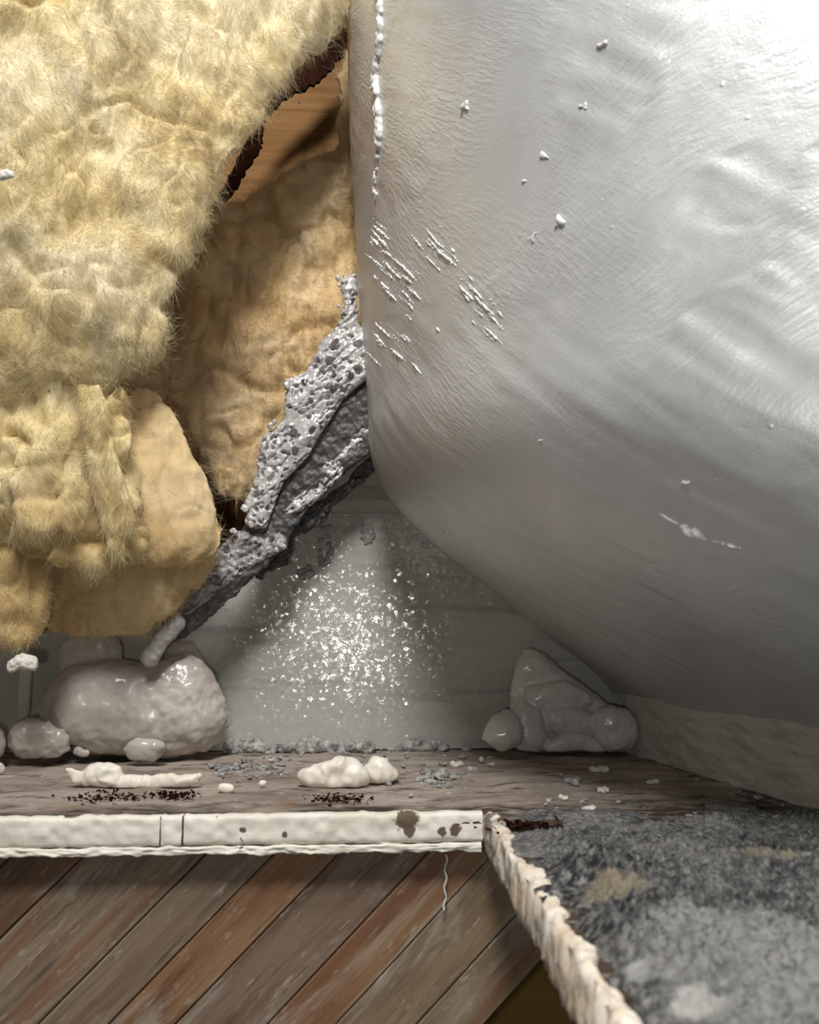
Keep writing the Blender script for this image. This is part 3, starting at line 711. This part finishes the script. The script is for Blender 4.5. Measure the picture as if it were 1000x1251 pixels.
rD = batt('insulation_clump', 'torn yellow wool clump with creases below the big batt at the left edge', D, lambda x, y: .548 + .006 * math.sin(x * .07) + .006 * math.sin(y * .09), 48, 15, W4, W4F, 46000, .009, (.2, -.1, -.7), .15, a=.011, b=.006, seed=6)
E = [(50, 668), (150, 640), (255, 668), (276, 650), (272, 688), (232, 716), (208, 752), (185, 776), (140, 774), (62, 776)]
st_ = lump_mesh('wool_strand', puff([(92, 466), (128, 466), (138, 530), (152, 590), (166, 640), (150, 684), (128, 672), (112, 620), (100, 560), (94, 510)], .528, 6, 17, .7, 3), .002, 4, lambda c, n_: wool(c, n_, .004, .003))
link('wool_strand', st_, W4, rD); fibres('fibres', st_, 7000, .012, .0002, (.1, -.1, -1), .12, W4F, rD, .5, 16)
rE = batt('insulation_clump', 'shaded tan wool clump tucked under the smooth flap above the grey sealant', E, .598, 42, 13, W2, W4F, 22000, .009, (.4, -.1, -.4), .12, a=.005, b=.003, seed=7)
Fp = [(-80, 610), (20, 640), (58, 690), (66, 722), (60, 760), (50, 792), (30, 802), (-80, 815)]
rF = batt('insulation_clump', 'ragged yellow wool clump hanging at the lower left edge with a pale chip under it', Fp, .553, 40, 13, W4, W4F, 26000, .008, (.3, -.1, -.6), .25, a=.006, b=.004, seed=8)
# ragged strip behind the big batt, coloured a nearly black brown
kp = [(428, 30), (395, 50), (338, 108), (306, 160), (274, 228), (250, 262), (258, 268), (284, 236), (300, 205), (318, 178), (322, 140), (352, 116), (388, 98), (420, 62)]
edge_pts = []
n_ = len(kp)
kp = [(x + (1 if k_ > 6 else 0), y + (1 if k_ > 6 else 0)) for k_, (x, y) in enumerate(kp)]
kk_ = []
for (x, y), (x2, y2) in zip(kp, kp[1:] + kp[:1]):
    m_ = max(1, int(math.hypot(x2 - x, y2 - y) / 4)); kk_ += [(x + (x2 - x) * q / m_ + random.gauss(0, 1.2), y + (y2 - y) * q / m_ + random.gauss(0, 1.2)) for q in range(m_)]
V, Fc = slab_poly([at(x, y, .735) for x, y in kk_], (0, .004, 0))
link('dark_edge', pydata('dark_edge', V, Fc), MDK, rA)
# knot of grey-brown wool below the second batt
km = lump_mesh('insulation_tuft', puff([(257, 580), (272, 566), (300, 574), (306, 592), (292, 610), (268, 608)], .650, 6, 13, .8, 2), .0016, 2, lambda c, n_: wool(c, n_, .004, .003, 2))
kr = root('insulation_tuft', 'x', 'insulation', at(280, 610, .65)); k = link('wool', km, W2, kr); fibres('fibres', km, 2500, .008, .0002, (.3, -.1, .3), .3, W2F, kr, 1.0, 21)
tag(kr, 'small greyish tan wool tuft in the gap beside the smooth flap', 'insulation')

# ------------------------------------------------------------------ sealant blobs
def sblob(name, label, polys, mat, cat='sealant', voxel=.0012, a=.0012, b=.0003, group=None, sm=4, dents=None):
    bl = []
    for poly, Yv, rm, st in polys: bl += puff(poly, Yv, st, rm, .75, 2.5)
    def d(co, no):
        dent = np.zeros(len(co))
        if dents:
            m = np.clip((co[:, 0] - dents) / .03, 0, 1); dd, ii = cells(co * 75, 3); dent = m * (.0012 * fbm(co * 130, 16, 2) - .0035 * np.clip(1 - dd / .45, 0, 1) * (ii > .62))
        return no * (a * fbm(co * 45, 6, 3) + b * (1 - 2 * np.abs(fbm(co * 110, 2, 2))) + dent)[:, None]
    o = link(name, lump_mesh(name, bl, voxel, sm, d), mat)
    co, no = get_vn(o.data); co[:, 2] = np.maximum(co[:, 2], .0004); set_v(o.data, co)
    return tag(rebase(o), label, cat, group)
sblob('sealant_blob', 'biggest glossy grey sealant blob, under the end of the diagonal seam', [
    ([(48, 860), (60, 832), (85, 812), (130, 806), (180, 812), (228, 796), (250, 812), (270, 845), (283, 880), (274, 906), (252, 918), (205, 926), (120, 920), (75, 905), (50, 884)], .632, 50, 11),
    ([(68, 815), (75, 785), (92, 771), (128, 768), (148, 780), (152, 806), (120, 825), (80, 830)], .640, 30, 9),
    ([(196, 800), (212, 784), (232, 784), (248, 806), (230, 822)], .642, 14, 6),
    ([(148, 912), (170, 901), (196, 904), (206, 918), (190, 929), (160, 929)], .606, 13, 5)], MBL, dents=at(165, 850, .63).x)
sblob('sealant_blob', 'folded grey sealant blob wedged in the corner under the duct', [
    ([(618, 900), (628, 815), (642, 788), (662, 794), (705, 830), (745, 860), (776, 870), (780, 895), (770, 917), (640, 918)], .648, 24, 7),
    ([(622, 850), (628, 812), (640, 788), (660, 794), (690, 822), (684, 836), (650, 838), (632, 870)], .644, 20, 6),
    ([(640, 840), (690, 830), (722, 846), (728, 862), (690, 866), (640, 870)], .636, 15, 5),
    ([(622, 880), (634, 852), (660, 866), (672, 900), (660, 919), (628, 919)], .632, 17, 5),
    ([(660, 862), (700, 860), (730, 874), (728, 900), (690, 900), (662, 890)], .633, 16, 5),
    ([(660, 905), (700, 896), (740, 906), (740, 919), (665, 919)], .630, 10, 4),
    ([(722, 872), (742, 858), (768, 866), (782, 892), (774, 916), (742, 919), (724, 904)], .628, 24, 6),
    ([(584, 902), (600, 872), (622, 866), (640, 884), (640, 912), (610, 920)], .620, 22, 6)], MBR, b=.0004, sm=2)
sblob('sealant_blob', 'knobbly grey sealant dab left of the biggest blob', [
    ([(8, 905), (14, 884), (34, 876), (56, 880), (84, 898), (88, 914), (72, 925), (20, 926)], .608, 22, 6)], MBL, b=.0009)
sblob('sealant_blob', 'grey sealant lump cut by the left edge of the picture', [
    ([(-40, 925), (-40, 880), (-4, 884), (8, 905), (4, 926), (-20, 932)], .600, 22, 6)], MBL)
sblob('sealant_blob', 'small grey sealant nub squeezed between the two left blobs', [
    ([(84, 922), (92, 912), (108, 916), (112, 924)], .62, 6, 2.5)], MBL, voxel=.0009)
sblob('sealant_blob', 'tiny round pale sealant bead at the left end of the ledge', [
    ([(-12, 946), (-12, 930), (2, 930), (9, 940), (4, 948)], .575, 9, 3.5)], MBL, voxel=.0009)
def zY(px, py): return onz(px, py, .0).y
sblob('sealant_dribble', 'long cream squeezed sealant dribble lying on the ledge', [
    ([(72, 942), (84, 936), (100, 940), (112, 932), (130, 929), (146, 936), (150, 948), (176, 948), (200, 944), (230, 946), (254, 946), (256, 954), (220, 960), (170, 964), (146, 966), (120, 960), (92, 958)], zY(150, 962), 15, 4)], MWH, voxel=.0008, a=.0016, b=.0008, sm=2)
sblob('foam_dab', 'cream foam dab with two humps near the middle of the ledge', [
    ([(365, 946), (378, 938), (396, 930), (414, 925), (434, 930), (444, 940), (450, 952), (430, 960), (392, 962), (370, 956)], zY(400, 961), 16, 4.5),
    ([(446, 946), (456, 930), (468, 924), (480, 936), (485, 948), (470, 956), (452, 955)], zY(460, 956), 12, 4)], MWH, voxel=.0008, a=.0022, b=.0010, sm=2)
sblob('foam_pellet', 'little cream pellet on the ledge right of the dribble', [([(264, 962), (270, 957), (284, 958), (288, 966), (278, 970), (266, 968)], zY(276, 969), 6, 2.5)], MWH, voxel=.0007)
sblob('foam_pellet', 'tiny pale pellet behind the small cream pellet', [([(316, 954), (324, 953), (326, 960), (318, 961)], zY(320, 961), 4, 2)], MWH, voxel=.0006)
fr = []
for x in range(285, 575, 5):
    hgt = 5 + 5 * vnoise(np.array([[x * .045, 1., 2.]]), 4)[0] + random.uniform(-1, 2)
    if hgt < 2: continue
    m = hgt / F * .66; p = onz(x, 917, 0); fr.append((Vector((at(x, 915, YB).x, YB - .004 - random.random() * .004, m * .6)), (m * 1.1, m * .9, m), 0))
o = link('sealant_fringe', lump_mesh('sealant_fringe', fr, .0009, 1, dcrag(220, .0014)), MCK); tag(rebase(o), 'low ragged grey sealant fringe along the foot of the metal sheet', 'sealant')
# pale chip stuck below the lowest clump, and a fleck in the wool
c = link('plaster_chip', lump_mesh('plaster_chip', puff([(6, 812), (20, 800), (34, 798), (47, 802), (45, 822), (24, 818), (10, 822)], .545, 3.5, 8, .8, 1.5), .0008, 1, dcrag(260, .0009)), MCW)
tag(rebase(c), 'cream angular chip caught under the ragged clump at the left edge', 'chip')
c = link('plaster_fleck', lump_mesh('plaster_fleck', puff([(-6, 210), (8, 206), (20, 209), (18, 217), (2, 221), (-6, 220)], .462, 3, 6, .8, 1.2), .0006, 1, dcrag(260, .0004)), MCW)
tag(rebase(c), 'small white fleck on the big batt at the left edge', 'fleck')
# upright grey strip and plate in the dark gap
g = link('metal_strip', box_mesh('metal_strip', at(24, 860, .652).x, at(38, 860, .652).x, .648, .652, 0.0, at(30, 800, .65).z, .0008), MFL); tag(rebase(g), 'narrow upright grey strip in the dark gap behind the left sealant dabs', 'strip')

# ------------------------------------------------------------------ timber seen past the last plank
tb = link('timber_board', box_mesh('timber_board', .0, .5, .70, .73, -.6, -.03, .002), MOC); tag(rebase(tb), 'shaded ochre timber board seen past the end of the planks', 'timber')

# ------------------------------------------------------------------ crumbs on the ledge
prot = []
for k in range(5):
    bl = [(Vector((random.gauss(0, .35), random.gauss(0, .35), random.uniform(.2, .5))), (random.uniform(.3, .6),) * 3, 0) for q in range(6)]
    me = lump_mesh('crumb', bl, .12, 0, lambda c, n_: n_ * (.16 * fbm(c * 2.2, 4, 3, .6))[:, None])
    prot.append(me)
def crumb(px, py, r, label, group=None, mat=MCK, k=None, sq=1.0):
    me = prot[k if k is not None else random.randrange(5)].copy(); me.materials.append(mat)
    o = bpy.data.objects.new('crumb', me); COL.objects.link(o); p = onz(px, py, 0)
    s = r / F * (p - CAM).length; o.location = (p.x, p.y, -.0006); o.scale = (s, s, s * .85 * sq); o.rotation_euler = (0, 0, random.uniform(0, 6))
    return tag(o, label, 'crumb', group)
crumb(560, 936, 10, 'pale angular crumb beside the left foot of the folded blob', mat=MCW)
crumb(578, 942, 8, 'dark grey crumb right of the pale angular crumb')
crumb(538, 948, 13, 'grey crumbly lump left of the pale angular crumb')
crumb(527, 957, 8, 'grey crumb in front of the crumbly lump')
crumb(735, 942, 9, 'greyish crumb standing in front of the corner blob', mat=MCW)
crumb(700, 958, 13, 'dark flaky crumb heap near the middle of the right ledge')
crumb(737, 966, 8, 'pale grey crumb right of the dark flaky heap', mat=MCW)
crumb(720, 988, 10, 'flat whitish crumb at the edge of the dust', mat=MCW, sq=.6)
crumb(797, 956, 10, 'pale low crumb near the foot of the flange', mat=MCW, sq=.6)
crumb(690, 975, 6, 'small pale crumb in front of the dark flaky heap', mat=MCW)
for k, (px, py, r) in enumerate(((272, 944, 7), (290, 938, 8), (306, 942, 7), (322, 937, 6), (300, 930, 6), (258, 936, 6), (556, 950, 7), (520, 945, 8), (512, 953, 6), (548, 960, 6), (590, 930, 7), (565, 946, 6), (602, 936, 6), (475, 958, 6))):
    crumb(px, py, r, 'chunky grey crumb in the heap ' + ('right of the cream dribble' if px < 400 else 'right of the cream foam dab'), 'chunky grey crumbs on the ledge ' + ('by the dribble' if px < 400 else 'by the foam dab'))
for k in range(150):
    if k < 60: px, py = random.uniform(262, 350), random.gauss(941, 5)
    elif k < 100: px, py = random.uniform(300, 600), random.gauss(926, 5)
    elif k < 125: px, py = random.uniform(490, 570), random.gauss(950, 7)
    else: px, py = random.uniform(640, 960), random.uniform(945, 1000)
    if onz(px, py, 0).y > YB - .006: py += 12
    if px > 850: py = max(py, 925 + (px - 780) * .30 + 6)
    q = ('in the row between dribble and foam dab' if k < 60 else 'along the foot of the metal sheet' if k < 100 else 'right of the foam dab' if k < 125 else 'on the bare ledge before the flange')
    crumb(px, py, random.uniform(2, 5), 'small grey crumb ' + q, 'small grey crumbs ' + q)
# torn paper fuzz along the front of the ledge top
def tuft(cx, cy, sp, n, L, mat, name, label):
    V, lo, per = [], [], []; c0 = onz(cx, cy, 0)
    for q in range(n):
        p = onz(cx + random.gauss(0, sp), cy + random.gauss(0, sp * .15), 0); d = Vector((random.gauss(0, 1), random.gauss(0, .6), abs(random.gauss(.25, .3)))).normalized() * L * random.uniform(.4, 1.1)
        s = d.cross(Vector((random.gauss(0, 1), random.gauss(0, 1), random.gauss(0, 1)))).normalized() * .0006
        b = len(V); V += [p - s, p + s, p + d * .6 + s, p + d * .6 - s, p + d - Vector((0, 0, L * .15))]; lo += [b, b + 1, b + 2, b + 3, b + 3, b + 2, b + 4]; per += [4, 3]
    o = link(name, npmesh(name, np.array([v[:] for v in V]), lo, per), mat); tag(rebase(o), label, 'fibres', kind='stuff')
tuft(130, 974, 26, 110, .0035, MDK, 'paper_fuzz', 'brown torn paper fuzz below the cream dribble')
tuft(212, 972, 16, 110, .0035, MDK, 'paper_fuzz', 'dark torn paper fuzz above the cracks of the front edge')
tuft(415, 976, 18, 110, .0035, MDK, 'paper_fuzz', 'dark torn paper fuzz below the cream foam dab')
tuft(640, 1010, 22, 160, .005, MDK, 'paper_fuzz', 'dark torn paper fuzz at the corner of the notch')

# pale thread hanging from the ledge
p0 = at(545, 1052, .458)
bl = [(p0 + Vector((.0006 * math.sin(k * .5) - .00003 * k, 0, .003 - k * .00075)), (.0007, .0007, .0009), 0) for k in range(38)]
th = link('plaster_thread', lump_mesh('plaster_thread', bl, .0005, 1), MCW); tag(rebase(th), 'thin pale thread hanging under the ledge in front of the planks', 'thread')
